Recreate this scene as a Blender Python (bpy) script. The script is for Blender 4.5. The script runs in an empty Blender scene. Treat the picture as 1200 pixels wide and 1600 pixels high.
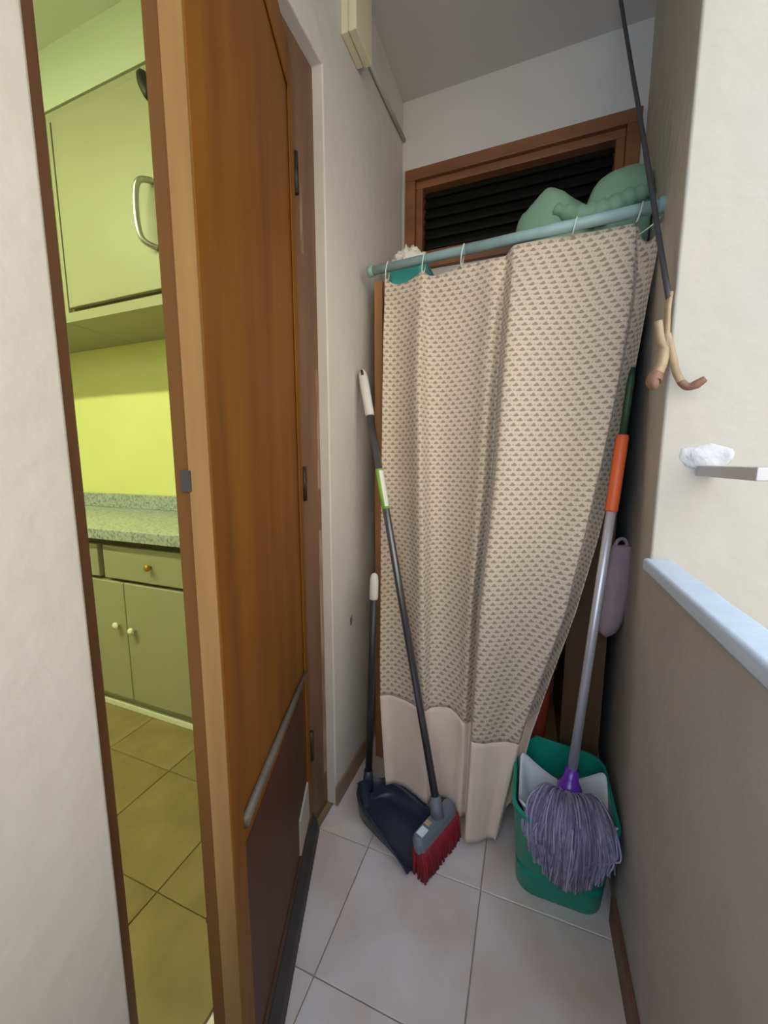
import bpy, bmesh, math, random
from mathutils import Vector, noise
random.seed(7)
R = math.radians
SC = bpy.context.scene
COL = SC.collection

# ------------------------------------------------------------------ camera
cd = bpy.data.cameras.new('camera')
cd.sensor_fit = 'VERTICAL'; cd.sensor_height = 36.0; cd.lens = 600.0 / 1600.0 * 36.0
cd.clip_start = 0.02
cam = bpy.data.objects.new('camera', cd); COL.objects.link(cam)
cam.location = (0, 0, 1.10); cam.rotation_euler = (R(90 - 7.6), 0, R(20.8))
SC.camera = cam
# ------------------------------------------------------------------ sky
w = bpy.data.worlds.new('sky'); SC.world = w; w.use_nodes = True
bg = w.node_tree.nodes['Background']
bg.inputs['Color'].default_value = (0.56, 0.74, 1.0, 1); bg.inputs['Strength'].default_value = 3.4
# ------------------------------------------------------------------ sun: passes over this roof and lands on the facade across the light well
sl = bpy.data.lights.new('sun', 'SUN'); sl.energy = 12.0; sl.angle = R(.6); sl.color = (1.0, .93, .82)
so = bpy.data.objects.new('sun', sl); COL.objects.link(so); so.location = (-6, 1, 9)
so.rotation_euler = Vector((.52, -.52, -.68)).to_track_quat('-Z', 'Y').to_euler()
# ------------------------------------------------------------------ exposure
vs = SC.view_settings
vs.view_transform = 'Standard'; vs.look = 'None'; vs.gamma = 1.0; vs.use_curve_mapping = False
vs.exposure = 0.0

# ------------------------------------------------------------------ materials
def nd(nt, t, **kw):
    n = nt.nodes.new(t)
    for k, v in kw.items(): setattr(n, k, v)
    return n
def mat(name, col, rough=0.6, var=0.0, scale=6.0, stretch=(1, 1, 1), bump=0.0, bscale=60.0, col2=None,
        metal=0.0, rnd=0.0, trans=0.0, spec=0.5, emit=None, estr=0.0, coat=0.0, sheen=0.0, detail=4.0, ramp=(0.35, 0.65)):
    m = bpy.data.materials.new(name); m.use_nodes = True
    nt = m.node_tree; L = nt.links.new
    b = nt.nodes['Principled BSDF']
    b.inputs['Roughness'].default_value = rough; b.inputs['Metallic'].default_value = metal
    b.inputs['Specular IOR Level'].default_value = spec
    b.inputs['Coat Weight'].default_value = coat; b.inputs['Coat Roughness'].default_value = 0.2
    b.inputs['Sheen Weight'].default_value = sheen
    b.inputs['Transmission Weight'].default_value = trans
    b.inputs['Base Color'].default_value = (*col, 1)
    if emit:
        b.inputs['Emission Color'].default_value = (*emit, 1); b.inputs['Emission Strength'].default_value = estr
    tc = nd(nt, 'ShaderNodeTexCoord'); mp = nd(nt, 'ShaderNodeMapping')
    mp.inputs['Scale'].default_value = stretch; L(tc.outputs['Object'], mp.inputs['Vector'])
    last = None
    if var or col2:
        c2 = col2 if col2 else tuple(max(0, c * (1 - var)) for c in col)
        nz = nd(nt, 'ShaderNodeTexNoise'); nz.inputs['Scale'].default_value = scale; nz.inputs['Detail'].default_value = detail
        L(mp.outputs[0], nz.inputs['Vector'])
        mr = nd(nt, 'ShaderNodeMapRange'); mr.inputs[1].default_value = ramp[0]; mr.inputs[2].default_value = ramp[1]
        L(nz.outputs[0], mr.inputs[0])
        mx = nd(nt, 'ShaderNodeMix', data_type='RGBA'); L(mr.outputs[0], mx.inputs[0])
        mx.inputs[6].default_value = (*col, 1); mx.inputs[7].default_value = (*c2, 1)
        last = mx.outputs[2]
    if rnd:
        oi = nd(nt, 'ShaderNodeObjectInfo'); hs = nd(nt, 'ShaderNodeHueSaturation')
        m2 = nd(nt, 'ShaderNodeMapRange'); m2.inputs[3].default_value = 1 - rnd; m2.inputs[4].default_value = 1 + rnd
        L(oi.outputs['Random'], m2.inputs[0]); L(m2.outputs[0], hs.inputs['Value'])
        if last: L(last, hs.inputs['Color'])
        else: hs.inputs['Color'].default_value = (*col, 1)
        last = hs.outputs[0]
    if last: L(last, b.inputs['Base Color'])
    if bump:
        n2 = nd(nt, 'ShaderNodeTexNoise'); n2.inputs['Scale'].default_value = bscale; n2.inputs['Detail'].default_value = 3
        L(mp.outputs[0], n2.inputs['Vector'])
        bp = nd(nt, 'ShaderNodeBump'); bp.inputs['Strength'].default_value = bump; bp.inputs['Distance'].default_value = 0.01
        L(n2.outputs[0], bp.inputs['Height']); L(bp.outputs[0], b.inputs['Normal'])
    return m

M = {}
M['plaster'] = mat('plaster', (.70, .655, .59), .85, var=.06, scale=3, bump=.25, bscale=25)
M['plaster_out'] = mat('plaster_out', (.54, .50, .425), .85, scale=3.5, bump=.35, bscale=18, col2=(.51, .485, .435))
M['parapet'] = mat('parapet_shade', (.47, .44, .415), .85, var=.08, scale=4, bump=.25, bscale=25)  # darker copy of the wall plaster, shade painted into the colour
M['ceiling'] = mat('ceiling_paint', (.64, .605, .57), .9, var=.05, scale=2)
M['sill'] = mat('sill_sky_tint', (.62, .73, .87), .5, var=.05, scale=14, bump=.2, bscale=40)  # blue of the skylight painted into the white sill
M['tile'] = mat('floor_tile', (.70, .565, .48), .33, scale=6, col2=(.83, .735, .69), rnd=.05, detail=5, spec=.4)
M['tile_k'] = mat('kitchen_tile', (.22, .15, .07), .4, scale=9, col2=(.29, .20, .10), rnd=.06, detail=5, spec=.4)
M['grout'] = mat('grout', (.42, .35, .30), .9)
M['skirt'] = mat('skirting_tile', (.36, .22, .14), .45, var=.2, scale=12)
M['skirt_red'] = mat('skirting_red', (.22, .10, .07), .5, var=.2, scale=12)
M['door'] = mat('door_varnish', (.27, .10, .009), .5, scale=2.2, stretch=(6, 6, .5), col2=(.18, .063, .007), spec=.18)
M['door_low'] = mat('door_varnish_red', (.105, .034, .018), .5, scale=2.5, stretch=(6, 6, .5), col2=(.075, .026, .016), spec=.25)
M['door_edge'] = mat('door_lipping', (.32, .18, .068), .75, scale=3, stretch=(8, 8, .6), col2=(.24, .13, .045), spec=.2)
M['door_rebate'] = mat('door_rebate', (.155, .07, .018), .75, scale=3, stretch=(8, 8, .6), col2=(.12, .052, .014), spec=.15)
M['frame'] = mat('frame_varnish', (.22, .11, .055), .45, scale=3, stretch=(7, 7, .6), col2=(.15, .075, .04))
M['frame_worn'] = mat('frame_worn', (.40, .28, .19), .6, scale=14, stretch=(3, 3, .5), col2=(.20, .10, .05))
M['win_wood'] = mat('window_wood', (.30, .12, .045), .42, scale=3, stretch=(1, 6, 6), col2=(.20, .075, .03))
M['dark_glass'] = mat('dark_glass', (.012, .013, .010), .25, spec=.4)
M['void'] = mat('dark_interior', (.015, .015, .012), .8)  # near-black colour painted for the unlit space behind the louvres
M['grey_worn'] = mat('grey_bead', (.17, .145, .12), .55, var=.3, scale=20)
M['rubber_strip'] = mat('rubber_strip', (.06, .052, .048), .6, var=.3, scale=20)
M['pale_tape'] = mat('pale_tape', (.55, .48, .40), .6, var=.1)
M['steel'] = mat('steel', (.55, .54, .52), .3, metal=1)
M['dark_iron'] = mat('dark_iron', (.05, .045, .04), .5, metal=.6)
M['box_cream'] = mat('junction_plastic', (.78, .70, .47), .45)
M['conduit'] = mat('conduit', (.55, .52, .47), .6)
M['cable'] = mat('cable', (.05, .05, .055), .6)
M['rod'] = mat('rod_paint', (.33, .49, .48), .4, var=.12, scale=30)
M['ring'] = mat('ring_string', (.62, .76, .66), .5)
M['shelf_wood'] = mat('shelf_wood', (.42, .20, .085), .5, scale=3, stretch=(7, 7, .7), col2=(.33, .15, .06))
M['dark_wood'] = mat('old_wood', (.16, .085, .04), .6, scale=3, stretch=(7, 7, .7), col2=(.11, .058, .03))
M['hem'] = mat('hem_cotton', (.88, .69, .57), .85, var=.06, scale=8, sheen=.2, bump=.1, bscale=300)
M['bag'] = mat('green_bag', (.27, .45, .30), .5, var=.12, scale=12, spec=.4)
M['white_cloth'] = mat('white_cloth', (.80, .76, .68), .9)
M['teal'] = mat('teal_plastic', (.06, .42, .38), .4)
M['mauve'] = mat('mauve_cloth', (.47, .34, .35), .85, var=.15, scale=15)
M['red_tub'] = mat('red_tub', (.42, .07, .03), .45)
M['bucket'] = mat('bucket_green', (.010, .30, .20), .35, spec=.45)
M['wringer'] = mat('wringer_white', (.80, .82, .80), .4)
M['alu'] = mat('mop_tube', (.66, .65, .70), .35, metal=.55)
M['orange'] = mat('orange_grip', (.75, .13, .035), .45)
M['green_tip'] = mat('green_tip', (.025, .06, .03), .5)
M['purple'] = mat('purple_plastic', (.17, .035, .45), .2, coat=.5)
M['mop_yarn'] = mat('mop_yarn', (.34, .30, .46), .9, scale=80, col2=(.22, .19, .31), sheen=.3)
M['mop_yarn_pale'] = mat('mop_yarn_pale', (.47, .42, .58), .9)
M['mop_yarn_dark'] = mat('mop_yarn_dark', (.20, .165, .27), .9)
M['broom_tube'] = mat('broom_tube', (.16, .16, .17), .3, metal=.75)
M['grip_white'] = mat('grip_white', (.74, .71, .66), .5)
M['label_green'] = mat('label_green', (.30, .62, .08), .5)
M['label_white'] = mat('label_white', (.82, .84, .80), .5)
M['broom_grey'] = mat('broom_grey', (.19, .20, .23), .45)
M['sticker'] = mat('sticker_white', (.86, .87, .90), .5)
M['sticker_tan'] = mat('sticker_tan', (.62, .43, .22), .5)
M['red_bristle'] = mat('red_bristle', (.38, .012, .03), .6, scale=60, col2=(.26, .008, .02))
M['pan'] = mat('dustpan_navy', (.034, .040, .062), .4)
M['pan_tube'] = mat('dustpan_tube', (.028, .028, .034), .4)
M['hook_tan'] = mat('hook_tan', (.44, .33, .20), .4, scale=30, col2=(.32, .22, .12))
M['hook_brown'] = mat('hook_brown', (.24, .12, .075), .45)
M['zinc'] = mat('zinc_bar', (.55, .55, .57), .45, metal=.35)
M['cement'] = mat('white_cement', (.62, .62, .64), .9, bump=.8, bscale=45)
M['cab'] = mat('cabinet_cream', (.37, .345, .24), .42, var=.04, scale=3)
M['cab_gap'] = mat('cabinet_shadow_gap', (.12, .10, .05), .8)
M['brass'] = mat('brass', (.55, .30, .06), .3, metal=.8)
M['knob_white'] = mat('knob_white', (.80, .78, .68), .35)
M['granite'] = mat('granite', (.47, .48, .48), .25, scale=95, col2=(.20, .21, .22), detail=8, ramp=(.42, .70))
M['splash'] = mat('splashback_yellow', (.85, .80, .36), .12, var=.05, scale=2, spec=.5)
M['k_wall'] = mat('kitchen_wall', (.55, .57, .47), .7)
M['k_ceil'] = mat('kitchen_ceiling', (.76, .78, .72), .8)
M['lamp_body'] = mat('lamp_body', (.8, .8, .78), .5)
M['lamp_glow'] = mat('lamp_glow', (.9, 1, .6), .5, emit=(.86, 1.0, .50), estr=120)
M['chip'] = mat('chipped_brick', (.45, .28, .16), .9, scale=60, col2=(.22, .15, .10))
M['facade'] = mat('courtyard_facade', (.72, .65, .55), .9, var=.1, scale=1.5)
M['ground'] = mat('courtyard_ground', (.45, .42, .38), .9)

def curtain_material():
    m = bpy.data.materials.new('curtain_print'); m.use_nodes = True
    nt = m.node_tree; L = nt.links.new; b = nt.nodes['Principled BSDF']
    b.inputs['Roughness'].default_value = .85; b.inputs['Sheen Weight'].default_value = .2
    b.inputs['Specular IOR Level'].default_value = .2
    uv = nd(nt, 'ShaderNodeUVMap'); sp = nd(nt, 'ShaderNodeSeparateXYZ'); L(uv.outputs[0], sp.inputs[0])
    def mth(op, a, bb=None, c=None):
        n = nd(nt, 'ShaderNodeMath', operation=op)
        for i, v in enumerate((a, bb, c)):
            if v is None: continue
            if isinstance(v, (int, float)): n.inputs[i].default_value = v
            else: L(v, n.inputs[i])
        return n.outputs[0]
    row = mth('DIVIDE', sp.outputs[1], .0128)
    ri = mth('FLOOR', row); odd = mth('MULTIPLY', mth('MODULO', mth('ABSOLUTE', ri), 2.0), .5)
    sx = mth('ADD', mth('DIVIDE', sp.outputs[0], .0262), odd)
    fx = mth('SUBTRACT', mth('FRACT', sx), .5); fy = mth('SUBTRACT', mth('FRACT', row), .5)
    def blob(cx, cy, rx, ry):
        a = mth('DIVIDE', mth('SUBTRACT', fx, cx), rx); c = mth('DIVIDE', mth('SUBTRACT', fy, cy), ry)
        d = mth('ADD', mth('MULTIPLY', a, a), mth('MULTIPLY', c, c))
        r = nd(nt, 'ShaderNodeMapRange', interpolation_type='SMOOTHSTEP'); L(d, r.inputs[0])
        r.inputs[1].default_value = .55; r.inputs[2].default_value = 1.35
        r.inputs[3].default_value = 1; r.inputs[4].default_value = 0
        return r.outputs[0]
    k = mth('MAXIMUM', blob(0, .08, .32, .22), blob(0, -.14, .15, .26))
    k = mth('MAXIMUM', k, mth('MULTIPLY', blob(.5, 0, .08, .2), .55)); k = mth('MAXIMUM', k, mth('MULTIPLY', blob(-.5, 0, .08, .2), .55))
    mx = nd(nt, 'ShaderNodeMix', data_type='RGBA'); L(k, mx.inputs[0])
    mx.inputs[6].default_value = (.68, .565, .43, 1); mx.inputs[7].default_value = (.34, .27, .20, 1)
    L(mx.outputs[2], b.inputs['Base Color'])
    return m
M['curtain'] = curtain_material()

# ------------------------------------------------------------------ mesh helpers
ORG = {}
def org(o): return ORG.get(o.name, Vector((0, 0, 0))) if o else Vector((0, 0, 0))
def mesh_obj(name, verts, faces, m, parent=None, at=None, smooth=False, local=False, mods=None, uv=None):
    me = bpy.data.meshes.new(name)
    o = bpy.data.objects.new(name, me); COL.objects.link(o)
    if parent:
        base = Vector((0, 0, 0)) if local else org(parent)
        o.parent = parent
        ORG[o.name] = base
    else:
        base = Vector(at) if at else Vector((0, 0, 0))
        o.location = base; ORG[o.name] = base
    me.from_pydata([tuple(Vector(v) - base) for v in verts], [], faces)
    bm = bmesh.new(); bm.from_mesh(me); bmesh.ops.recalc_face_normals(bm, faces=bm.faces); bm.to_mesh(me); bm.free()
    if smooth:
        for p in me.polygons: p.use_smooth = True
    me.materials.append(M[m])
    if uv is not None:
        ul = me.uv_layers.new(name='UVMap')
        for lp in me.loops: ul.data[lp.index].uv = uv[lp.vertex_index]
    return o
def bev(o, wd, seg=2):
    b = o.modifiers.new('bevel', 'BEVEL'); b.width = wd; b.segments = seg; b.limit_method = 'ANGLE'; b.angle_limit = R(40)
    for p in o.data.polygons: p.use_smooth = True
    o.modifiers.new('wn', 'WEIGHTED_NORMAL')
    return o
def empty(name, loc, label, cat, group=None, rz=0):
    o = bpy.data.objects.new(name, None); COL.objects.link(o); o.empty_display_size = .05
    o.location = loc; o.rotation_euler = (0, 0, rz); ORG[o.name] = Vector(loc)
    return tag(o, label, cat, group)
def tag(o, label, cat, group=None):
    o['label'] = label; o['category'] = cat
    if group: o['group'] = group
    return o
def struct(o, label=None):
    o['kind'] = 'structure'
    if label: o['label'] = label
    return o
def sempty(name, loc, label, rz=0):
    o = bpy.data.objects.new(name, None); COL.objects.link(o); o.empty_display_size = .05
    o.location = loc; o.rotation_euler = (0, 0, rz); ORG[o.name] = Vector(loc)
    return struct(o, label)

BF = [(0, 3, 2, 1), (4, 5, 6, 7), (0, 1, 5, 4), (1, 2, 6, 5), (2, 3, 7, 6), (3, 0, 4, 7)]
def boxv(x0, x1, y0, y1, z0, z1):
    return [(x0, y0, z0), (x1, y0, z0), (x1, y1, z0), (x0, y1, z0), (x0, y0, z1), (x1, y0, z1), (x1, y1, z1), (x0, y1, z1)]
def boxes(bl):
    v, f = [], []
    for b in bl:
        k = len(v); v += boxv(*b); f += [tuple(i + k for i in q) for q in BF]
    return v, f
def box(name, b, m, parent=None, bw=0.0, **kw):
    v, f = boxes([b])
    if not parent and 'at' not in kw: kw['at'] = ((b[0] + b[1]) / 2, (b[2] + b[3]) / 2, b[4])
    o = mesh_obj(name, v, f, m, parent, **kw)
    if bw: bev(o, bw)
    return o
def prism(poly, axis, a, b):
    # poly: list of 2D points in the two axes other than 'axis', extruded a..b
    n = len(poly); v = []
    for t in (a, b):
        for p, q in poly:
            v.append({'x': (t, p, q), 'y': (p, t, q), 'z': (p, q, t)}[axis])
    f = [tuple(range(n)), tuple(range(2 * n - 1, n - 1, -1))]
    f += [(i, (i + 1) % n, n + (i + 1) % n, n + i) for i in range(n)]
    return v, f
def spline(pts, n=8):
    P = [Vector(p) for p in pts]; out = []
    if len(P) == 2: return [P[0].lerp(P[1], i / n) for i in range(n + 1)]
    for i in range(len(P) - 1):
        p0 = P[max(i - 1, 0)]; p1 = P[i]; p2 = P[i + 1]; p3 = P[min(i + 2, len(P) - 1)]
        for k in range(n):
            t = k / n
            out.append(.5 * ((2 * p1) + (p2 - p0) * t + (2 * p0 - 5 * p1 + 4 * p2 - p3) * t * t + (3 * p1 - p0 - 3 * p2 + p3) * t ** 3))
    out.append(P[-1]); return out
def tubev(path, rad, n=10, flat=1.0, flat_dir=None, cap=True):
    path = [Vector(p) for p in path]; v, f = [], []
    up = None
    for i, p in enumerate(path):
        t = (path[min(i + 1, len(path) - 1)] - path[max(i - 1, 0)]).normalized()
        if up is None:
            up = Vector(flat_dir) if flat_dir else (Vector((0, 0, 1)) if abs(t.z) < .9 else Vector((1, 0, 0)))
        up = (up - t * up.dot(t)).normalized(); sd = t.cross(up)
        r = rad[i] if isinstance(rad, (list, tuple)) else rad
        for k in range(n):
            a = 2 * math.pi * k / n
            v.append(p + up * (math.cos(a) * r * flat) + sd * (math.sin(a) * r))
    m = len(path)
    for i in range(m - 1):
        for k in range(n):
            f.append((i * n + k, i * n + (k + 1) % n, (i + 1) * n + (k + 1) % n, (i + 1) * n + k))
    if cap: f += [tuple(range(n)), tuple(range(m * n - 1, (m - 1) * n - 1, -1))]
    return v, f
def tube(name, path, rad, m, parent=None, n=10, **kw):
    fl = kw.pop('flat', 1.0); fd = kw.pop('flat_dir', None)
    v, f = tubev(path, rad, n, fl, fd)
    return mesh_obj(name, v, f, m, parent, smooth=True, **kw)
def merge(parts):
    v, f = [], []
    for a, b in parts:
        k = len(v); v += list(a); f += [tuple(i + k for i in q) for q in b]
    return v, f
def lathe(name, axis_pts, m, parent=None, n=16, direction=(0, 0, 1), base=(0, 0, 0), **kw):
    d = Vector(direction).normalized(); base = Vector(base)
    path = [base + d * h for h, r in axis_pts]; rad = [max(r, 1e-4) for h, r in axis_pts]
    u = Vector((0, 0, 1)) if abs(d.z) < .9 else Vector((1, 0, 0)); u = (u - d * u.dot(d)).normalized(); s = d.cross(u)
    v, f = [], []
    for p, r in zip(path, rad):
        for k in range(n):
            a = 2 * math.pi * k / n; v.append(p + u * math.cos(a) * r + s * math.sin(a) * r)
    for i in range(len(path) - 1):
        for k in range(n): f.append((i * n + k, i * n + (k + 1) % n, (i + 1) * n + (k + 1) % n, (i + 1) * n + k))
    f += [tuple(range(n)), tuple(range(len(path) * n - 1, (len(path) - 1) * n - 1, -1))]
    return mesh_obj(name, v, f, m, parent, smooth=True, **kw)
def rrect(cx, cy, hx, hy, r, z, n=6):
    pts = []
    for sx, sy, a0 in ((1, 1, 0), (-1, 1, 90), (-1, -1, 180), (1, -1, 270)):
        for k in range(n + 1):
            a = R(a0 + 90 * k / n)
            pts.append((cx + sx * (hx - r) + r * math.cos(a), cy + sy * (hy - r) + r * math.sin(a), z))
    return pts
def subdiv(ring, m=6):
    out = []
    for i, p in enumerate(ring):
        q = ring[(i + 1) % len(ring)]; out.append(p)
        if (Vector(p) - Vector(q)).length > .03:
            out += [tuple(Vector(p).lerp(Vector(q), k / m)) for k in range(1, m)]
    return out
def loft(rings, cap0=True, cap1=True):
    n = len(rings[0]); v = [p for r in rings for p in r]; f = []
    for i in range(len(rings) - 1):
        for k in range(n): f.append((i * n + k, i * n + (k + 1) % n, (i + 1) * n + (k + 1) % n, (i + 1) * n + k))
    if cap0: f.append(tuple(range(n)))
    if cap1: f.append(tuple(range(len(rings) * n - 1, (len(rings) - 1) * n - 1, -1)))
    return v, f

# ================================================================== THE SETTING
XL, XR, YB, ZC = -.535, .237, 1.62, 2.49
KX = -.635                       # kitchen side of the dividing wall
Y0 = -.36                       # corridor end behind the viewer, pulled close for more frontal light
KY = -1.15                      # kitchen end behind the viewer
# --- floors with individual tiles
def tiled_floor(name, x0, x1, y0, y1, gx, px, gy, py, tm, label):
    fl = struct(box(name, (x0, x1, y0, y1, -.12, -.006), 'grout'), label)
    cache = {}
    gap = .0022
    def lines(a, b, g, p):
        k = math.ceil((a - g) / p); o = [a]
        while g + k * p < b:
            if g + k * p > a + .004: o.append(g + k * p)
            k += 1
        return o + [b]
    lx, ly = lines(x0, x1, gx, px), lines(y0, y1, gy, py)
    for i in range(len(lx) - 1):
        for j in range(len(ly) - 1):
            sx, sy = lx[i + 1] - lx[i] - gap, ly[j + 1] - ly[j] - gap
            if sx < .004 or sy < .004: continue
            key = (round(sx, 4), round(sy, 4))
            o = bpy.data.objects.new('tile', cache.get(key) or bpy.data.meshes.new('tile')); 
            if key not in cache:
                c = .0015; hx, hy = sx / 2, sy / 2
                v = [(-hx, -hy, -.008), (hx, -hy, -.008), (hx, hy, -.008), (-hx, hy, -.008),
                     (-hx, -hy, -c), (hx, -hy, -c), (hx, hy, -c), (-hx, hy, -c),
                     (-hx + c, -hy + c, 0), (hx - c, -hy + c, 0), (hx - c, hy - c, 0), (-hx + c, hy - c, 0)]
                f = [(0, 3, 2, 1), (8, 9, 10, 11)]
                for a, b in ((0, 4), (4, 8)):
                    f += [(a + q, a + (q + 1) % 4, b + (q + 1) % 4, b + q) for q in range(4)]
                o.data.from_pydata(v, [], f); o.data.materials.append(M[tm]); cache[key] = o.data
            COL.objects.link(o); o.parent = fl
            o.location = Vector(((lx[i] + lx[i + 1]) / 2, (ly[j] + ly[j + 1]) / 2, 0)) - fl.location
tiled_floor('floor', -.548, .302, Y0, YB, -.386, .316, .590, .298, 'tile', 'beige ceramic tiled floor of the narrow laundry corridor')
tiled_floor('floor_kitchen', -3.2, -.550, KY, 1.56, -.848, .312, .588, .298, 'tile_k', 'brown ceramic tiled floor of the kitchen beyond the door')

# --- dividing wall with the door opening (U-shaped prism)
OY0, OY1, OZ = .313, .975, 2.085
v, f = prism([(KY, 0), (OY0, 0), (OY0, OZ), (OY1, OZ), (OY1, 0), (YB, 0), (YB, 2.82), (KY, 2.82)], 'x', KX, XL)
struct(bev(mesh_obj('wall_left', v, f, 'plaster', at=(-.585, .2, 0)), .005, 2), 'off-white plaster wall with the kitchen door opening')
chp = []
for k in range(11):
    a = 2 * math.pi * k / 11; r = .014 * random.uniform(.6, 1.25)
    chp.append((1.10 + math.cos(a) * r * .8, .573 + math.sin(a) * r * 1.4))
v, f = prism(chp, 'x', XL - .002, XL + .0015)
mesh_obj('plaster_chip', v, f, 'chip', bpy.data.objects['wall_left'])
# --- back wall with the transom window hole
WX0, WX1, WZ0, WZ1 = -.52, .285, 1.865, 2.235
v, f = boxes([(KX, .40, YB, 1.78, -.12, WZ0), (KX, .40, YB, 1.78, WZ1, 2.6), (KX, WX0, YB, 1.78, WZ0, WZ1), (WX1, .40, YB, 1.78, WZ0, WZ1)])
struct(mesh_obj('wall_back', v, f, 'plaster', at=(-.1, 1.7, 0)), 'off-white plaster end wall of the corridor')
# --- right pier + exterior wall face, parapet, lintel
v, f = prism([(.239, .918), (3.4, .918), (3.4, 1.78), (.30, 1.78), (.30, 1.62)], 'z', -3.0, 3.3)
struct(bev(mesh_obj('wall_right', v, f, 'plaster_out', at=(.6, 1.2, -3)), .006, 2), 'cream rendered wall pier at the edge of the balcony opening')
struct(box('wall_parapet', (XR, .274, Y0, .93, -3.0, .872), 'parapet'), 'plastered parapet under the balcony opening, shade put into its grey')
struct(box('trim_1', (.229, .279, Y0, .931, .872, .899), 'sill', bw=.006), 'white painted sill on top of the parapet, sky blue put into its colour')
struct(box('wall_lintel_unseen', (XR, .34, Y0, .93, 2.16, 2.62), 'plaster'), 'unseen plaster lintel above the balcony opening, placed to limit the light')  # out of view, height set to darken the top of the left wall
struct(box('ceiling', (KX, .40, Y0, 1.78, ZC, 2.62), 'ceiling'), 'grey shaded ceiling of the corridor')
struct(box('wall_front_unseen', (KX, .34, Y0 - .12, Y0, -.1, .70), 'plaster'), 'added low parapet behind the viewer, leaving the end open to sky light')  # open end made up to throw sky light on curtain and floor
struct(box('wall_front_lintel_unseen', (KX, .34, Y0 - .12, Y0, 2.38, 2.62), 'plaster'), 'added lintel behind the viewer, raised to let in more sky light')  # out of view, raised to widen the added light opening
struct(box('wall_courtyard', (3.0, 3.2, -4.2, .93, -3, 5.5), 'facade'), 'unseen facade across the light well, made tall to bounce sunlight')  # out of view, height chosen to send sunlight through the opening
struct(box('wall_courtyard_side', (.28, 3.2, -4.4, -4.2, -3, 5.5), 'facade'), 'unseen side wall of the light well, sunlit to bounce light in')  # out of view, catches the sun to light the curtain
struct(box('ground', (.28, 3.2, -4.2, .93, -3.1, -3.0), 'ground'), 'floor of the light well')
# skirtings
struct(box('baseboard_left', (XL, XL + .008, OY1 - .004, 1.22, 0, .066), 'skirt', bw=.002), 'brown tile skirting at the foot of the left wall')
struct(box('baseboard_right', (XR - .010, XR, Y0, .93, 0, .07), 'skirt_red', bw=.002), 'dark red skirting at the foot of the parapet')
# --- kitchen shell
struct(box('wall_kitchen_back', (-3.2, KX, 1.56, 1.78, -.1, 2.82), 'splash'), 'glossy yellow splashback wall of the kitchen')
struct(box('wall_kitchen_side', (-3.3, -3.2, KY, 1.78, -.1, 2.82), 'k_wall'), 'pale kitchen side wall')
struct(box('wall_kitchen_front', (-3.3, KX + .1, KY - .1, KY, -.1, 2.82), 'k_wall'), 'pale kitchen wall behind the door')
struct(box('ceiling_kitchen', (-3.3, KX, KY, 1.78, 2.80, 2.92), 'k_ceil'), 'pale green lit kitchen ceiling')
struct(box('wall_soffit', (-3.2, KX, 1.215, 1.56, 2.575, 2.80), 'k_wall'), 'boxed soffit above the kitchen wall cabinets')

# ------------------------------------------------------------------ door frame and door
FX = -.566
tf = sempty('trim_2', (FX, .64, 0), 'dark brown wooden frame of the kitchen door')
bev(box('jamb', (-.63, FX, OY0 - .01, 0.343, 0, OZ + .01), 'frame', tf), .003)
bev(box('jamb', (-.63, FX, .872, OY1 + .01, 0, OZ + .01), 'frame', tf), .003)
bev(box('head', (-.63, FX, 0.343, .872, 2.03, OZ + .01), 'frame', tf), .003)
box('stop_bead', (-.63, -.612, 0.343, .352, 0, 2.03), 'door_rebate', tf)
v, f = boxes([(FX - .001, FX + .0008, .955, .972, .12, .9), (FX - .001, FX + .0008, .957, .972, 1.02, 1.35), (FX - .001, FX + .0008, .9, .912, 1.62, 1.78)])
mesh_obj('worn_edge', v, f, 'frame_worn', tf)

DA = 20.5
dr = sempty('door_1', (-.561, .868, 0), 'open brown varnished wooden door with pale worn free edge', rz=R(DA - 90))
DW, DT, DH = .532, .040, 2.012
def dbox(name, b, m, bw=0.0, parent=None):
    o = box(name, b, m, parent or dr, local=True)
    if bw: bev(o, bw)
    return o
dbox('leaf', (.004, DW, -DT, 0, .012, DH), 'door', .0015)
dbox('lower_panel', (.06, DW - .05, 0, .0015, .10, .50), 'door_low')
dbox('hinge_stile', (.004, .045, 0, .005, .012, DH), 'door', .0025)
dbox('lock_stile', (DW - .045, DW, 0, .005, .012, DH), 'door', .0025)
dbox('top_rail', (.045, DW - .045, 0, .005, DH - .09, DH), 'door', .0025)
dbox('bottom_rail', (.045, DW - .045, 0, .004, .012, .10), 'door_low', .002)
v, f = tubev([(.035, .004, .532), (.28, .006, .545), (.492, .006, .552)], [.0055, .007, .0075], 10, flat=1.2)
mesh_obj('drip_bead', v, f, 'grey_worn', dr, local=True, smooth=True)
v, f = prism([(.004, 0), (.024, 0), (.020, .03), (.006, .062), (.004, .062)], 'x', .002, DW)
mesh_obj('weather_strip', [(a, b, c + .008) for a, b, c in v], f, 'rubber_strip', dr, local=True)
v, f = prism([(.046, .10), (.155, .10), (.15, .195), (.052, .215)], 'y', .0015, .0062)
mesh_obj('pale_tape', v, f, 'pale_tape', dr, local=True)
dbox('lipping', (DW, DW + .004, -.022, .004, .012, DH), 'door_edge', .001)
dbox('rebate_strip', (DW, DW + .0015, -DT, -.022, .012, DH), 'door_rebate')
lk = dbox('lock_plate', (DW + .001, DW + .0055, -.031, -.019, 1.062, 1.088), 'dark_iron')
v, f = tubev([(DW - .03, -DT, .40), (DW - .03, -DT - .014, .40)], [.006, .009], 10)
mesh_obj('bolt_knob', v, f, 'dark_iron', dr, local=True, smooth=True)
for z in (.28, 1.04, 1.78):
    v, f = tubev([(-.004, .006, z - .045), (-.004, .006, z + .045)], .0065, 10)
    mesh_obj('hinge', v, f, 'dark_iron', dr, local=True, smooth=True)

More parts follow.
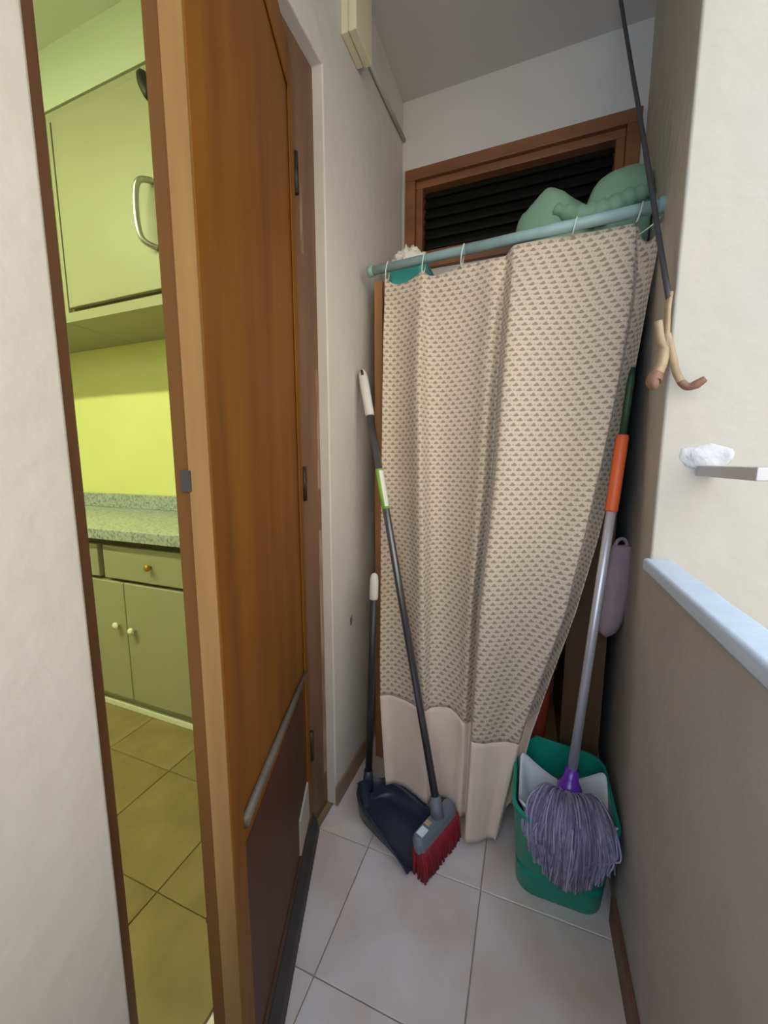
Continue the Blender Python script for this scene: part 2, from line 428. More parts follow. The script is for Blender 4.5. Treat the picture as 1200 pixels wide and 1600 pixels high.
# ------------------------------------------------------------------ transom window in the back wall
wn = sempty('window_1', (-.12, YB, WZ0), 'dark louvred transom window in a brown wooden frame')
def frame4(nm, x0, x1, z0, z1, wd, y0, y1):
    for b in ((x0, x1, y0, y1, z1 - wd, z1), (x0, x1, y0, y1, z0, z0 + wd), (x0, x0 + wd, y0, y1, z0 + wd, z1 - wd), (x1 - wd, x1, y0, y1, z0 + wd, z1 - wd)):
        bev(box(nm, b, 'win_wood', wn), .003)
frame4('frame_member', WX0, WX1, WZ0, WZ1, .042, YB - .018, YB + .06)
frame4('sash_member', WX0 + .042, WX1 - .042, WZ0 + .042, WZ1 - .042, .028, YB - .004, YB + .045)
for k in range(6):
    z = WZ0 + .085 + k * .038
    o = mesh_obj('louvre', *prism([(YB + .02, z), (YB + .024, z), (YB + .044, z + .042), (YB + .040, z + .042)], 'x', WX0 + .07, WX1 - .07), 'dark_glass', wn)
box('dark_backing', (WX0 + .01, WX1 - .01, YB + .10, YB + .11, WZ0 + .01, WZ1 - .01), 'void', wn)  # black sheet standing in for the dark interior behind the louvres

# ================================================================== THINGS: KITCHEN
def knob(nm, x, y, z, m, parent, r=.011):
    return lathe(nm, [(0, .005), (.008, .005), (.012, r * .9), (.018, r), (.024, r * .75), (.026, 0)], m, parent, 14, (0, -1, 0), (x, y, z))
bc = empty('base_cabinet', (-1.55, 1.3, 0), 'cream kitchen base cabinet with two drawers under the granite worktop', 'cabinet')
box('carcass', (-3.15, -.70, 1.075, 1.555, .075, .782), 'cab_gap', bc)
box('plinth', (-3.15, -.70, 1.085, 1.10, 0, .075), 'cab', bc)
box('skirting_strip', (-3.15, -.70, 1.072, 1.085, 0, .028), 'knob_white', bc, bw=.003)
for a, b, kx in ((-2.29, -1.695, None), (-1.662, -.71, -1.385)):
    d = box('drawer', (a, b, 1.052, 1.076, .612, .752), 'cab', bc, bw=.004)
    if kx: knob('knob', kx, 1.052, .683, 'brass', d, .014)
for a, b, kx in ((-2.29, -1.557, -1.60), (-1.553, -.71, -1.51)):
    d = box('cabinet_door', (a, b, 1.052, 1.076, .075, .598), 'cab', bc, bw=.004)
    knob('knob', kx, 1.052, .405 + (0.006 if kx < -1.55 else -.004), 'knob_white', d, .016)
wt = empty('worktop', (-1.5, 1.3, .782), 'speckled grey granite worktop with upstand in the kitchen', 'worktop')
box('slab', (-3.19, KX - .005, 1.02, 1.556, .783, .828), 'granite', wt, bw=.004)
box('upstand', (-3.19, KX - .005, 1.536, 1.556, .828, .908), 'granite', wt, bw=.003)
uc = empty('wall_cabinet', (-1.5, 1.4, 1.76), 'cream kitchen wall cabinet with chrome pull hanging above the worktop', 'cabinet')
box('carcass', (-2.02, -.70, 1.237, 1.556, 1.728, 2.572), 'cab', uc)
v, f = boxes([(-2.02, -.70, 1.222, 1.238, 1.726, 1.766), (-2.02, -.70, 1.222, 1.238, 2.535, 2.572), (-2.02, -1.998, 1.222, 1.238, 1.766, 2.535), (-.72, -.70, 1.222, 1.238, 1.766, 2.535)])
mesh_obj('face_frame', v, f, 'cab', uc)
d = box('cabinet_door', (-1.978, -1.25, 1.214, 1.236, 1.782, 2.54), 'cab', uc, bw=.004)
box('gap', (-1.998, -.72, 1.2362, 1.2372, 1.766, 2.535), 'cab_gap', uc)
tube('pull', spline([(-1.415, 1.214, 1.93), (-1.44, 1.175, 1.945), (-1.452, 1.165, 2.0), (-1.452, 1.165, 2.10), (-1.44, 1.175, 2.155), (-1.415, 1.214, 2.17)], 6), .011, 'steel', d, 10)
tube('latch', spline([(-1.40, 1.214, 2.50), (-1.41, 1.195, 2.51), (-1.395, 1.185, 2.47), (-1.37, 1.19, 2.42)], 5), [.018] * 15 + [.008], 'dark_iron', d, 8)
box('cabinet_door', (-1.24, -.725, 1.214, 1.236, 1.782, 2.54), 'cab', uc, bw=.004)
uc2 = empty('wall_cabinet', (-2.5, 1.4, 1.76), 'neighbouring cream wall cabinet mostly hidden behind the plaster wall', 'cabinet')
box('carcass', (-2.95, -2.024, 1.222, 1.556, 1.728, 2.572), 'cab', uc2)
box('cabinet_door', (-2.93, -2.05, 1.206, 1.222, 1.77, 2.54), 'cab', uc2, bw=.004)
kl = empty('ceiling_lamp', (-2.05, -.12, 2.80), 'fluorescent ceiling lamp lighting the kitchen greenish yellow', 'lamp')
box('housing', (-2.95, -1.25, -.20, -.04, 2.77, 2.80), 'lamp_body', kl, bw=.005)
box('diffuser', (-2.90, -1.30, -.165, -.075, 2.762, 2.770), 'lamp_glow', kl)

# ================================================================== THINGS: CORRIDOR WALLS
jb = empty('junction_box', (XL, 1.13, 2.24), 'cream plastic junction box high on the left wall', 'junction box')
box('base', (XL, -.512, 1.079, 1.183, 2.242, 2.46), 'box_cream', jb, bw=.003)
box('lid', (-.512, -.487, 1.076, 1.186, 2.239, 2.463), 'box_cream', jb, bw=.004)
tag(tube('conduit', [(XL + .008, 1.186, 2.318), (XL + .008, 1.40, 2.332), (XL + .008, 1.612, 2.352)], .0075, 'conduit', at=(XL + .008, 1.4, 2.33)),
    'thin grey conduit running from the junction box to the end wall', 'conduit')
cab = spline([(.189, 1.532, ZC), (.205, 1.38, 2.196), (.210, 1.22, 1.943), (.214, 1.06, 1.689), (.222, .985, 1.539), (.229, .915, 1.405)], 8)
tag(tube('cable', cab, .0052, 'cable', at=(.189, 1.532, ZC)), 'black cable hanging from the ceiling to the hook', 'cable')

hk = empty('coat_hook', (XR, .925, 1.25), 'tan double hook with brown tips on the corner of the cream wall', 'hook')
tube('stem', spline([(.2325, .922, 1.415), (.229, .914, 1.385), (.229, .908, 1.345), (.230, .906, 1.31)], 5), .0085, 'hook_tan', hk, 10, flat=.6)
a1 = spline([(.213, .905, 1.362), (.2185, .903, 1.33), (.2245, .900, 1.308), (.222, .893, 1.283), (.214, .885, 1.262)], 6)
tube('arm', a1, [.0075] * 12 + [.0095] * 13, 'hook_tan', hk, 10)
tube('tip', spline([(.214, .885, 1.264), (.2095, .882, 1.252), (.2085, .876, 1.243), (.215, .872, 1.240)], 5), [.010, .0115, .0125, .013, .013, .0135, .0135, .013, .013, .012, .011, .011, .010, .009, .006, .003], 'hook_brown', hk, 12)
a2 = spline([(.229, .906, 1.338), (.238, .902, 1.305), (.2465, .898, 1.268), (.255, .893, 1.246)], 6)
tube('arm', a2, .0068, 'hook_tan', hk, 10)
a3 = spline([(.255, .893, 1.246), (.264, .889, 1.2365), (.275, .885, 1.238), (.288, .880, 1.2475)], 6)
tube('tip', a3, [.0068] * 10 + [.0072, .0075, .008, .008, .0075, .007, .0066, .006, .005], 'hook_brown', hk, 10)

br = empty('wall_bracket', (.31, .93, 1.07), 'grey metal bar sticking out of the cream wall above the sill', 'bracket')
bev(box('bar', (.300, .330, .70, .93, 1.071, 1.091), 'zinc', br), .002)
cv, cf = [], []
n1, n2 = 9, 22
for i in range(n1 + 1):
    t = i / n1
    for k in range(n2):
        a = 2 * math.pi * k / n2
        rr = (.040 + .012 * noise.noise(Vector((math.cos(a) * 1.5, math.sin(a) * 1.5, 3)))) * math.sin(t * math.pi / 2 + 1e-3)
        h = 0.011 * math.cos(t * math.pi / 2) * (1 + .6 * noise.noise(Vector((math.cos(a) * 2 * t, math.sin(a) * 2 * t, 9))))
        cv.append((.314 + math.cos(a) * rr * 1.15, .920 - h, 1.108 + math.sin(a) * rr * .62))
for i in range(n1):
    for k in range(n2): cf.append((i * n2 + k, i * n2 + (k + 1) % n2, (i + 1) * n2 + (k + 1) % n2, (i + 1) * n2 + k))
mesh_obj('cement_patch', cv, cf, 'cement', br, smooth=True)

# ================================================================== THINGS: SHELF AND WHAT IS ON IT
sh = empty('shelf_unit', (-.15, 1.38, 0), 'brown wooden shelf unit standing behind the patterned curtain', 'shelf')
box('side_panel', (-.494, -.466, 1.212, 1.58, 0, 1.665), 'shelf_wood', sh, bw=.002)
box('side_panel', (.125, .234, 1.235, 1.262, 0, 1.60), 'dark_wood', sh, bw=.002)
box('side_panel', (.125, .150, 1.262, 1.58, 0, 1.60), 'dark_wood', sh, bw=.002)
for z in (.16, .64, 1.12, 1.60):
    box('shelf_board', (-.466, .125 if z < 1.5 else .25, 1.235 if z < 1.5 else 1.225, 1.58, z, z + .022), 'shelf_wood', sh, bw=.002)
tb = empty('storage_tub', (-.06, 1.37, .182), 'red plastic tub on the lowest shelf beside the mop bucket', 'tub')
v, f = loft([rrect(-.05, 1.37, .135, .115, .03, .182), rrect(-.05, 1.37, .150, .128, .03, .43), rrect(-.05, 1.37, .150, .128, .03, .445)])
mesh_obj('body', v, f, 'red_tub', tb, smooth=False)
v, f = loft([rrect(-.05, 1.37, .158, .134, .03, .445), rrect(-.05, 1.37, .158, .134, .03, .462), rrect(-.05, 1.37, .145, .12, .03, .472)])
mesh_obj('lid', v, f, 'red_tub', tb)

def lump(c, r, seed, amp, nu=40, nv=24, fr=2.2, warp=None, hf=0.0):
    v, f = [], []
    for j in range(nv + 1):
        th = math.pi * j / nv
        for i in range(nu):
            ph = 2 * math.pi * i / nu
            d = Vector((math.sin(th) * math.cos(ph), math.sin(th) * math.sin(ph), math.cos(th)))
            q = d * fr + Vector((seed, seed * 1.7, 0))
            k = 1 + amp * noise.noise(q) + hf * (abs(noise.noise(q * 2.3)) * .6 - .3 + .3 * noise.noise(q * 5))
            p = Vector((d.x * r[0] * k, d.y * r[1] * k, d.z * r[2] * k))
            if warp: p = warp(p)
            v.append(p + Vector(c))
    for j in range(nv):
        for i in range(nu): f.append((j * nu + i, j * nu + (i + 1) % nu, (j + 1) * nu + (i + 1) % nu, (j + 1) * nu + i))
    return v, f
gb = empty('plastic_bag', (.11, 1.33, 1.624), 'crumpled pale green bag lying on top of the shelf', 'bag')
def w1(p): return Vector((p.x - .16 * max(p.z, 0) - .0, p.y, p.z * (1.0 - .9 * (p.x - .0)) if p.z > 0 else p.z))
v, f = lump((.040, 1.335, 1.735), (.112, .07, .145), 3.1, .16, fr=1.3, warp=w1, hf=.06)
v = [(a, b, max(c, 1.626)) for a, b, c in v]
mesh_obj('body', v, f, 'bag', gb, smooth=True)
v, f = lump((.205, 1.345, 1.775), (.105, .07, .125), 8.4, .16, fr=1.4, hf=.05)
v = [(min(a, .268), b, max(c, 1.626)) for a, b, c in v]
mesh_obj('body', v, f, 'bag', gb, smooth=True)
v, f = tubev(spline([(.03, 1.275, 1.80), (.09, 1.262, 1.765), (.15, 1.262, 1.762), (.215, 1.268, 1.785), (.262, 1.275, 1.80)], 8), [.012 + .016 * math.sin(math.pi * i / 32) + .003 * math.sin(i * 1.7) for i in range(33)], 12)
mesh_obj('twisted_neck', v, f, 'bag', gb, smooth=True)
kb = empty('basket', (-.40, 1.30, 1.622), 'small teal plastic basket on the top shelf', 'basket')
v, f = loft([rrect(-.395, 1.29, .052, .06, .015, 1.623), rrect(-.395, 1.29, .060, .068, .018, 1.705), rrect(-.395, 1.29, .064, .072, .018, 1.712),
             rrect(-.395, 1.29, .055, .063, .016, 1.712), rrect(-.395, 1.29, .048, .056, .014, 1.63)])
mesh_obj('body', v, f, 'teal', kb)
v, f = lump((-.405, 1.30, 1.735), (.062, .05, .05), 5.5, .45, fr=3.4, hf=.45)
v = [(a, b, max(c, 1.705)) for a, b, c in v]
tag(mesh_obj('folded_cloth', v, f, 'white_cloth', at=(-.405, 1.30, 1.705), smooth=True), 'crumpled white cloth lying in the teal basket', 'cloth')

mb_ = empty('cloth_bag', (.225, 1.20, .60), 'mauve cloth bag hanging behind the mop stick', 'bag')
rings = []
for i in range(17):
    t = i / 16; z = .600 + .27 * t
    hw = .034 * math.sqrt(max(0, 1 - (1 - min(t / .28, 1)) ** 2)) * (1 - .35 * max(0, t - .6) / .4) + .001
    rg = []
    for k in range(20):
        a = 2 * math.pi * k / 20
        wob = 1 + .10 * math.sin(a * 3 + t * 3) + .06 * math.sin(a * 7)
        rg.append((.222 + .02 * t + math.cos(a) * hw * wob, 1.195 + math.sin(a) * hw * .65 * wob, z))
    rings.append(rg)
v, f = loft(rings); mesh_obj('pouch', v, f, 'mauve', mb_, smooth=True)
tube('handle', spline([(.225, 1.195, .862), (.232, 1.195, .882), (.245, 1.20, .888), (.256, 1.205, .875), (.255, 1.2, .84)], 6), .005, 'mauve', mb_, 8)

# ================================================================== CURTAIN ROD AND CURTAIN
RL, RR_ = Vector((-.502, 1.188, 1.685)), Vector((.262, 1.118, 1.676))
rd = empty('curtain_rod', tuple(RL), 'pale teal tension rod spanning the corridor above the curtain', 'rod')
tube('tube', [RL, RL.lerp(RR_, .5), RR_], .0125, 'rod', rd, 14)
tube('sleeve', [RL.lerp(RR_, .40), RL.lerp(RR_, .7), RR_], .0136, 'rod', rd, 14)
tube('end_cap', [RL, RL.lerp(RR_, .022)], .0165, 'rod', rd, 14)
tube('end_cap', [RR_.lerp(RL, .022), RR_], .0165, 'rod', rd, 14)

LV = [1.655, 1.5, 1.3, 1.1, .9, .7, .5, .345, .2, .05]
CL = {'A': [-.444, -.444, -.444, -.442, -.440, -.434, -.426, -.419, -.405, -.389],
      'B': [-.320, -.322, -.316, -.304, -.292, -.283, -.275, -.267, -.258, -.249],
      'M': [-.189, -.196, -.201, -.201, -.201, -.201, -.201, -.199, -.198, -.197],
      'C': [-.081, -.086, -.092, -.096, -.107, -.120, -.123, -.126, -.128, -.131],
      'N': [.067, .058, .045, .030, .009, -.014, -.035, -.052, -.065, -.080],
      'D': [.209, .215, .197, .171, .140, .107, .054, .014, -.009, -.034],
      'E': [.262, .247, .226, .205, .172, .130, .075, .036, .008, -.010]}
def lev(arr, z):
    for i in range(len(LV) - 1):
        if z >= LV[i + 1] or i == len(LV) - 2:
            t = (LV[i] - z) / (LV[i] - LV[i + 1]); return arr[i] + (arr[i + 1] - arr[i]) * t
def sm(t): t = max(0, min(1, t)); return t * t * (3 - 2 * t)
def base_y(z): return 1.158 - .128 * (1.66 - z) / 1.6
# (line pair, fraction, depth offset near the top, offset at the bottom): positive is further back
KN = [('A', 'A', 0, .010, .012), ('A', 'B', .22, .020, .024), ('A', 'B', .60, .014, .016), ('B', 'B', 0, -.006, -.002), ('B', 'M', .14, .014, .018),
      ('B', 'M', .50, .021, .026), ('M', 'M', 0, .018, .022), ('M', 'C', .35, .012, .014), ('M', 'C', .72, .002, .004), ('M', 'C', .93, .012, .024),
      ('C', 'C', 0, .002, .000), ('C', 'N', .10, -.016, -.022), ('C', 'N', .5, -.014, -.018), ('N', 'N', 0, -.004, -.006), ('N', 'D', .35, .002, .000),
      ('N', 'D', .7, -.004, -.002), ('D', 'D', -.03, -.004, -.004), ('D', 'D', 0, .006, .006), ('D', 'E', .25, .026, .024), ('D', 'E', .7, .020, .018), ('D', 'E', 1, .006, .008)]
def top_drop(u):
    # cloth top below the rod centre line; u = knot coordinate
    rings_u = [0.2, 3.0, 5.8, 13.2, 17.2, 20]
    d = .034 if u < 8 else (.034 - .018 * sm((u - 8) / 3))
    for a, b in zip(rings_u[:-1], rings_u[1:]):
        if a <= u <= b:
            t = (u - a) / (b - a)
            d += math.sin(math.pi * t) * (.022 if a < 1 else (.016 if b < 12 else (.004 if b < 18 else .045)))
    return d
def curtain_grid(nu=8, nz=110, zend=None):
    nk = len(KN); cols = (nk - 1) * nu + 1
    zs_t = [i / nz for i in range(nz + 1)]
    grid = []
    for j, t in enumerate(zs_t):
        row = []
        for c in range(cols):
            u = c / nu; i = min(int(u), nk - 2); fr = u - i
            # bottom edge heights: left panel .06, right panel close to the floor
            zb = .062 - .020 * sm((u - 6) / 4) - .022 * sm((u - 9.5) / 1.2) + .12 * sm((u - 16) / 4) + .006 * math.sin(u * 1.3)
            xt = [lev(CL[KN[q][0]], 1.655) * (1 - KN[q][2]) + lev(CL[KN[q][1]], 1.655) * KN[q][2] for q in (i, i + 1)]
            xr = xt[0] + (xt[1] - xt[0]) * fr
            zr = RL.lerp(RR_, (xr - RL.x) / (RR_.x - RL.x)).z
            ztop = zr - top_drop(u)
            z = ztop + (zb - ztop) * t
            def kx(q):
                a, b, k, o0, o1 = KN[q]
                if a == b and k: return lev(CL[a], z) + k * .25
                return lev(CL[a], z) * (1 - k) + lev(CL[b], z) * k
            def ko(q): return KN[q][3] + (KN[q][4] - KN[q][3]) * t
            def cr(fn):
                p0, p1, p2, p3 = fn(max(i - 1, 0)), fn(i), fn(i + 1), fn(min(i + 2, nk - 1))
                return .5 * (2 * p1 + (p2 - p0) * fr + (2 * p0 - 5 * p1 + 4 * p2 - p3) * fr ** 2 + (3 * p1 - p0 - 3 * p2 + p3) * fr ** 3)
            x = kx(i) + (kx(i + 1) - kx(i)) * fr
            fk = 1.5 + 1.2 * sm(t / .35); fk += (1.0 - fk) * sm((t - .55) / .33) * (1 - .55 * sm((u - 9) / 2))
            off = cr(ko) * fk - .006 * sm((u - 6) / 3)
            pin = 1 - sm(t / .05)
            rod_y = RL.lerp(RR_, (x - RL.x) / (RR_.x - RL.x)).y
            y = base_y(z) + off * (1 - .4 * pin)
            y = y * (1 - .5 * sm(1 - t / .12)) + rod_y * (.5 * sm(1 - t / .12))
            y += .0035 * noise.noise(Vector((u * .5, z * 3, 1.0))) + .002 * noise.noise(Vector((u * 1.2, z * 9, 4.0)))
            row.append(Vector((x, y, z)))
        grid.append(row)
    return grid
G = curtain_grid()
nr, nc = len(G), len(G[0])
UVU = []
for j in range(nr):
    s = [0.0]
    for c in range(1, nc): s.append(s[-1] + (G[j][c] - G[j][c - 1]).length)
    UVU.append(s)
cu = empty('curtain', (-.1, 1.10, .04), 'beige curtain with small taupe print and pale hem hiding the shelf', 'curtain')
HEM_ROW = 90
def strip(nm, sel, mt):
    idx, v, uv, f = {}, [], [], []
    for j in range(nr - 1):
        for c in range(nc - 1):
            if sel(j, c):
                q = []
                for jj, cc in ((j, c), (j, c + 1), (j + 1, c + 1), (j + 1, c)):
                    if (jj, cc) not in idx:
                        idx[(jj, cc)] = len(v); v.append(G[jj][cc]); uv.append((UVU[jj][cc], 1.8 - G[jj][cc].z))
                    q.append(idx[(jj, cc)])
                f.append(tuple(q))
    o = mesh_obj(nm, v, f, mt, cu, smooth=True, uv=uv)
    sd = o.modifiers.new('thick', 'SOLIDIFY'); sd.thickness = .0012; sd.offset = 0
    return o
strip('printed_cloth', lambda j, c: j < HEM_ROW, 'curtain')
strip('hem_band', lambda j, c: j >= HEM_ROW, 'hem')
for u in (0.25, 3.0, 5.8, 13.2, 17.0):
    p = G[0][int(u * 8)]; rp = RL.lerp(RR_, (p.x - RL.x) / (RR_.x - RL.x))
    ang = []
    lo = p + Vector((0, -.002, -.006))
    h = (rp.z - lo.z); pts = []
    for k in range(21):
        a = 2 * math.pi * k / 20
        pts.append(Vector((rp.x + .004 * math.sin(a), rp.y + math.cos(a) * .0155, (rp.z + .0155 + lo.z) / 2 + math.sin(a) * (rp.z + .0155 - lo.z) / 2)))
    tube('ring', pts, .0018, 'ring', cu, 6)
e = G[0][-1]
tube('ring', spline([G[0][17 * 8] + Vector((.004, -.004, -.03)), (.232, 1.108, 1.632), e + Vector((-.004, -.004, .004)), (.256, 1.10, 1.67), (.257, 1.118, 1.692), (.256, 1.134, 1.676)], 6), .0018, 'ring', cu, 6)

# ================================================================== BROOM
bm_ = empty('broom', (-.195, .935, 0), 'long grey broom with red bristles leaning on the left wall', 'broom')
B0, B1 = Vector((-.203, .962, .118)), Vector((-.514, 1.158, 1.385))
def bp(t): return B0.lerp(B1, t)
tube('handle', [bp(0), bp(.5), bp(.9)], .0112, 'broom_tube', bm_, 14)
tube('grip', [bp(.885), bp(.89), bp(.97), bp(.99), bp(1)], [.0135, .0145, .0150, .013, .007], 'grip_white', bm_, 14)
tube('hang_eye', [bp(.985) + Vector((.004, -.013, 0)), bp(.997) + Vector((.002, -.010, 0))], .0045, 'dark_iron', bm_, 8)
lb = tube('label', [bp(.66), bp(.755)], .0118, 'label_green', bm_, 14)
v, f = tubev([bp(.665), bp(.75)], .0122, 14)
half = [q for q in f[:-2] if (sum((Vector(v[i]) for i in q), Vector()) / 4 - bp(.7)).dot(Vector((1, -.15, .1))) > .005]
mesh_obj('label_stripe', v, half, 'label_white', lb, smooth=True)
ax = Vector((.067, .161, 0)).normalized(); sd = Vector((ax.y, -ax.x, 0))
hc = Vector((-.200, .938, .074))
def hp(a, b, c): return hc + ax * a + sd * b + Vector((0, 0, c))
hl = .088
ring0 = []
rings = []
for c, wd, ln in ((0, .018, hl), (.022, .018, hl), (.032, .014, hl - .005), (.036, .010, hl - .010)):
    rings.append([tuple(hp(p[0], p[1] - .25 * c, c)) for p in rrect(0, 0, ln, wd, min(wd, .02), 0, 5)])
v, f = loft(rings); head = mesh_obj('head', v, f, 'broom_grey', bm_, smooth=False)
tube('socket', [hp(.012, -.006, .03), B0 + (B1 - B0).normalized() * .035], [.020, .0145], 'broom_grey', bm_, 14)
v = [tuple(hp(a, b, .0372)) for a, b in ((-.070, -.016), (-.042, -.016), (-.042, .004), (-.070, .004))]
v += [tuple(Vector(q) - Vector((0, 0, .003))) for q in v]
mesh_obj('sticker', v, BF, 'sticker', head)
v = [tuple(hp(a, b, .0372)) for a, b in ((-.034, -.018), (-.018, -.018), (-.018, -.002), (-.034, -.002))]
v += [tuple(Vector(q) - Vector((0, 0, .003))) for q in v]
mesh_obj('sticker', v, BF, 'sticker_tan', head)
parts = []
for i in range(34):
    for j in range(9):
        a = -hl + .006 + (2 * hl - .012) * i / 33; b = -.015 + .030 * j / 8
        top = hp(a, b, .004)
        bot = hp(a * 1.04 + random.uniform(-.004, .004), b * 1.25 + .010 + random.uniform(-.004, .004), -.0725 + random.uniform(0, .010))
        parts.append(tubev([top, top.lerp(bot, .5) + sd * .002, bot], [.0034, .0036, .0030], 5))
v, f = merge(parts); o = mesh_obj('bristles', v, f, 'red_bristle', bm_, smooth=True); o['kind'] = 'stuff'; o['label'] = 'dense red bristles'

# ================================================================== DUSTPAN
dp = empty('dustpan', (-.35, .98, 0), 'black long-handled dustpan under the red broom head', 'dustpan')
d0 = Vector((-.462, .964, 0)); dx = Vector((.92, -.39, 0)).normalized(); dy = Vector((.39, .92, 0)).normalized()
PL = .235
rows = []
ns = 14
for i in range(ns + 1):
    s = i / ns
    n0 = -.004 - .012 * s; n1 = .128 + .042 * s           # near and far sides (along dy)
    if s < .25:
        k = 1 - math.sqrt(max(0, 1 - ((.25 - s) / .25) ** 2)); n0 += .03 * k; n1 -= .05 * k
    hn = .014 + .088 * (1 - s) ** .9; hf = .010 + .058 * (1 - s) ** 1.6
    zf = .003 + .0 * s
    p = d0 + dx * (PL * s)
    prof = [(n0 - .012, hn), (n0 - .006, hn * .6), (n0, zf + .010), (n0 + .012, zf)]
    prof += [(n0 + .012 + (n1 - n0 - .024) * q / 6, zf + .004 * math.sin(q * math.pi / 6)) for q in range(1, 6)]
    prof += [(n1 - .012, zf), (n1, zf + .010), (n1 + .005, hf * .6), (n1 + .010, hf)]
    rows.append([tuple(p + dy * a + Vector((0, 0, b))) for a, b in prof])
m_ = len(rows[0]); v = [p for r in rows for p in r]; f = []
for i in range(ns):
    for k in range(m_ - 1): f.append((i * m_ + k, i * m_ + k + 1, (i + 1) * m_ + k + 1, (i + 1) * m_ + k))
# rear wall
bk = len(v)
for k in range(m_):
    x, y, z = rows[0][k]; hh = .097 + (.068 - .097) * k / (m_ - 1)
    v.append((x - dx.x * .010, y - dx.y * .010, hh))
for k in range(m_ - 1): f.append((k, k + 1, bk + k + 1, bk + k))
o = mesh_obj('pan', v, f, 'pan', dp, smooth=True)
s_ = o.modifiers.new('t', 'SOLIDIFY'); s_.thickness = .003; s_.offset = 0
hb = Vector((-.450, 1.040, .05)); ht = Vector((-.428, 1.045, .762))
tube('socket', [hb - Vector((0, 0, .02)), hb + Vector((0, 0, .05))], [.019, .014], 'pan', dp, 12)
tube('handle', [hb, hb.lerp(ht, .5), hb.lerp(ht, .93)], .0112, 'pan_tube', dp, 12)
tube('grip', [hb.lerp(ht, t) for t in (.885, .892, .93, .97, .99, 1)], [.0125, .0140, .0135, .0135, .011, .005], 'grip_white', dp, 12)

# ================================================================== MOP BUCKET
BX, BY = .113, 1.005
bk_ = empty('mop_bucket', (BX, BY, 0), 'green plastic mop bucket beside the parapet wall', 'bucket')
def br_(z, gx=0.0):
    t = z / .27
    return rrect(BX, BY + .0, .097 + .015 * t + gx, .082 + .058 * t + gx, .045 + .012 * t, z, 8)
outer = [br_(.0), br_(.006, .003), br_(.07, .002), br_(.078, -.003), br_(.084, -.003), br_(.092, .002), br_(.15, .002), br_(.255, .002), br_(.257, .006), br_(.270, .006)]
inner = [br_(.270, -.002), br_(.20, -.003), br_(.02, -.004)]
v, f = loft(outer + inner)
def lip(p):
    # pouring notch on the far edge
    x, y, z = p
    if z > .2 and y > BY + .08: z += .014 * (1 - sm((abs(x - BX + .02) - .035) / .02)) * (z - .2) / .07
    return (x, y, z)
v = [lip(p) for p in v]
bev(mesh_obj('body', v, f, 'bucket', bk_, smooth=True), .0015)
wr_r = []
def wring(z0, hx, hy, r, ear, off=0):
    out = []
    for p in subdiv(rrect(BX + .004, BY - .030, hx, hy, r, z0, 8), 8):
        dx_, dy_ = abs(p[0] - BX - .004) / hx, abs(p[1] - BY + .030) / hy
        k = max(0, min(1, dx_ * dy_)) ** 1.3
        out.append((p[0], p[1], z0 + ear * k))
    return out
wv, wf = loft([wring(.226, .106, .086, .016, .066), wring(.216, .098, .079, .018, .055), wring(.17, .075, .060, .022, .01), wring(.13, .062, .048, .022, 0)], False, True)
o = mesh_obj('wringer', wv, wf, 'wringer', bk_, smooth=True)
s_ = o.modifiers.new('t', 'SOLIDIFY'); s_.thickness = .003; s_.offset = 0

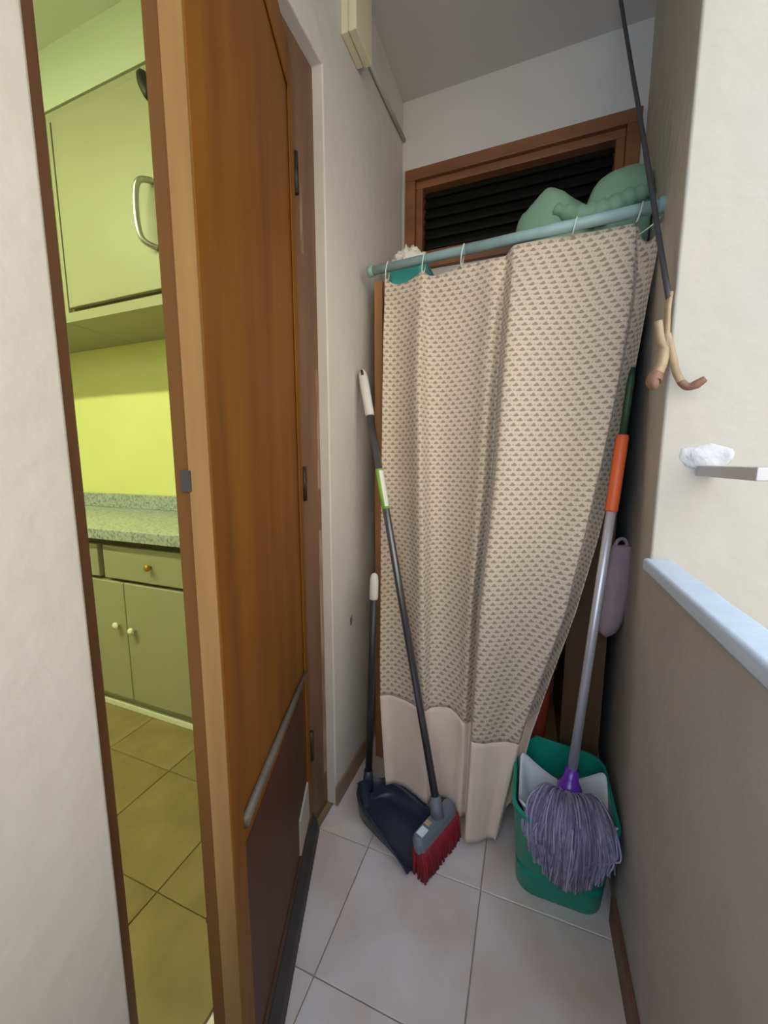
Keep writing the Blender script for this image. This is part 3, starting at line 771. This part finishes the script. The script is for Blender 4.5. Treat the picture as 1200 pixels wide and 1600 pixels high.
# ================================================================== MOP
mp_ = empty('mop', (.126, .965, .26), 'mop with purple yarn head and silver stick standing in the green bucket', 'mop')
S0, S1 = Vector((.1265, .968, .272)), Vector((.2215, 1.128, 1.325))
def sp_(t): return S0.lerp(S1, t)
tube('stick', [sp_(.03), sp_(.4), sp_(.68)], .0112, 'alu', mp_, 14)
tube('grip', [sp_(.668), sp_(.672), sp_(.84), sp_(.845)], [.0125, .0145, .0145, .0125], 'orange', mp_, 14)
tube('stick_end', [sp_(.845), sp_(.97), sp_(1)], [.0085, .0085, .005], 'green_tip', mp_, 12)
ddir = (S1 - S0).normalized()
tube('socket', [S0 - ddir * .004, S0 + ddir * .008, S0 + ddir * .022, S0 + ddir * .032, S0 + ddir * .044, S0 + ddir * .066], [.016, .030, .029, .023, .0175, .0155], 'purple', mp_, 18)
parts = []
for i in range(330):
    a = random.uniform(-1, 1)
    lay = random.random(); edge = abs(a) ** 1.7
    st = S0 + Vector((.022 * a, -.010 * random.random(), -.002 + .010 * random.random()))
    m1 = Vector((.125 + .062 * a, .912 + .035 * edge, .300 + .020 * lay - .012 * edge))
    m2 = Vector((.122 + .088 * a, .858 - .010 * lay + .045 * edge, .290 + .010 * lay - .006 * edge))
    m3 = Vector((.121 + .098 * a, .843 - .012 * lay + .030 * edge, .238 + .01 * edge))
    en = Vector((.120 + .090 * a + random.uniform(-.008, .008), .846 - .010 * lay + .018 * edge, .138 + .070 * edge + .045 * random.random() ** 2 + (.05 if lay > .85 else 0)))
    wob = [Vector((random.uniform(-.007, .007), random.uniform(-.006, .002), random.uniform(-.004, .004))) for q in range(3)]
    parts.append(tubev(spline([st, m1 + wob[0], m2 + wob[1], m3 + wob[2], en], 4), random.uniform(.0014, .0022), 5))
for i in range(40):           # strands falling back and sideways into the wringer
    a = random.uniform(0, 2 * math.pi); r = random.uniform(.05, .075)
    en = S0 + Vector((math.cos(a) * r, abs(math.sin(a)) * .03 - .01, -.03 - .02 * random.random()))
    parts.append(tubev(spline([S0, S0.lerp(en, .5) + Vector((0, 0, .022)), en], 4), .0024, 5))
for k, (w_, l_) in enumerate(((.018, .10), (.013, .085), (.024, .075), (.02, .112))):   # loops lying on top
    pts = []
    for q in range(13):
        t = q / 12; s = math.sin(math.pi * t)
        pts.append(Vector((.132 + .012 * k - .018 + w_ * math.cos(math.pi * t) * (.5 + s), .955 - l_ * s, .296 + .014 * s - .055 * s ** 4)))
    parts.append(tubev(spline(pts, 2), .0026, 5))
v, f = merge(parts); o = mesh_obj('yarn', v, f, 'mop_yarn', mp_, smooth=True)
o.data.materials.append(M['mop_yarn_pale']); o.data.materials.append(M['mop_yarn_dark'])
fi = 0
for k, (pv, pf) in enumerate(parts):
    mi = random.choice((0, 0, 0, 1, 2, 2))
    for q in range(len(pf)): o.data.polygons[fi + q].material_index = mi
    fi += len(pf); o['kind'] = 'stuff'; o['label'] = 'greyish purple mop yarn'
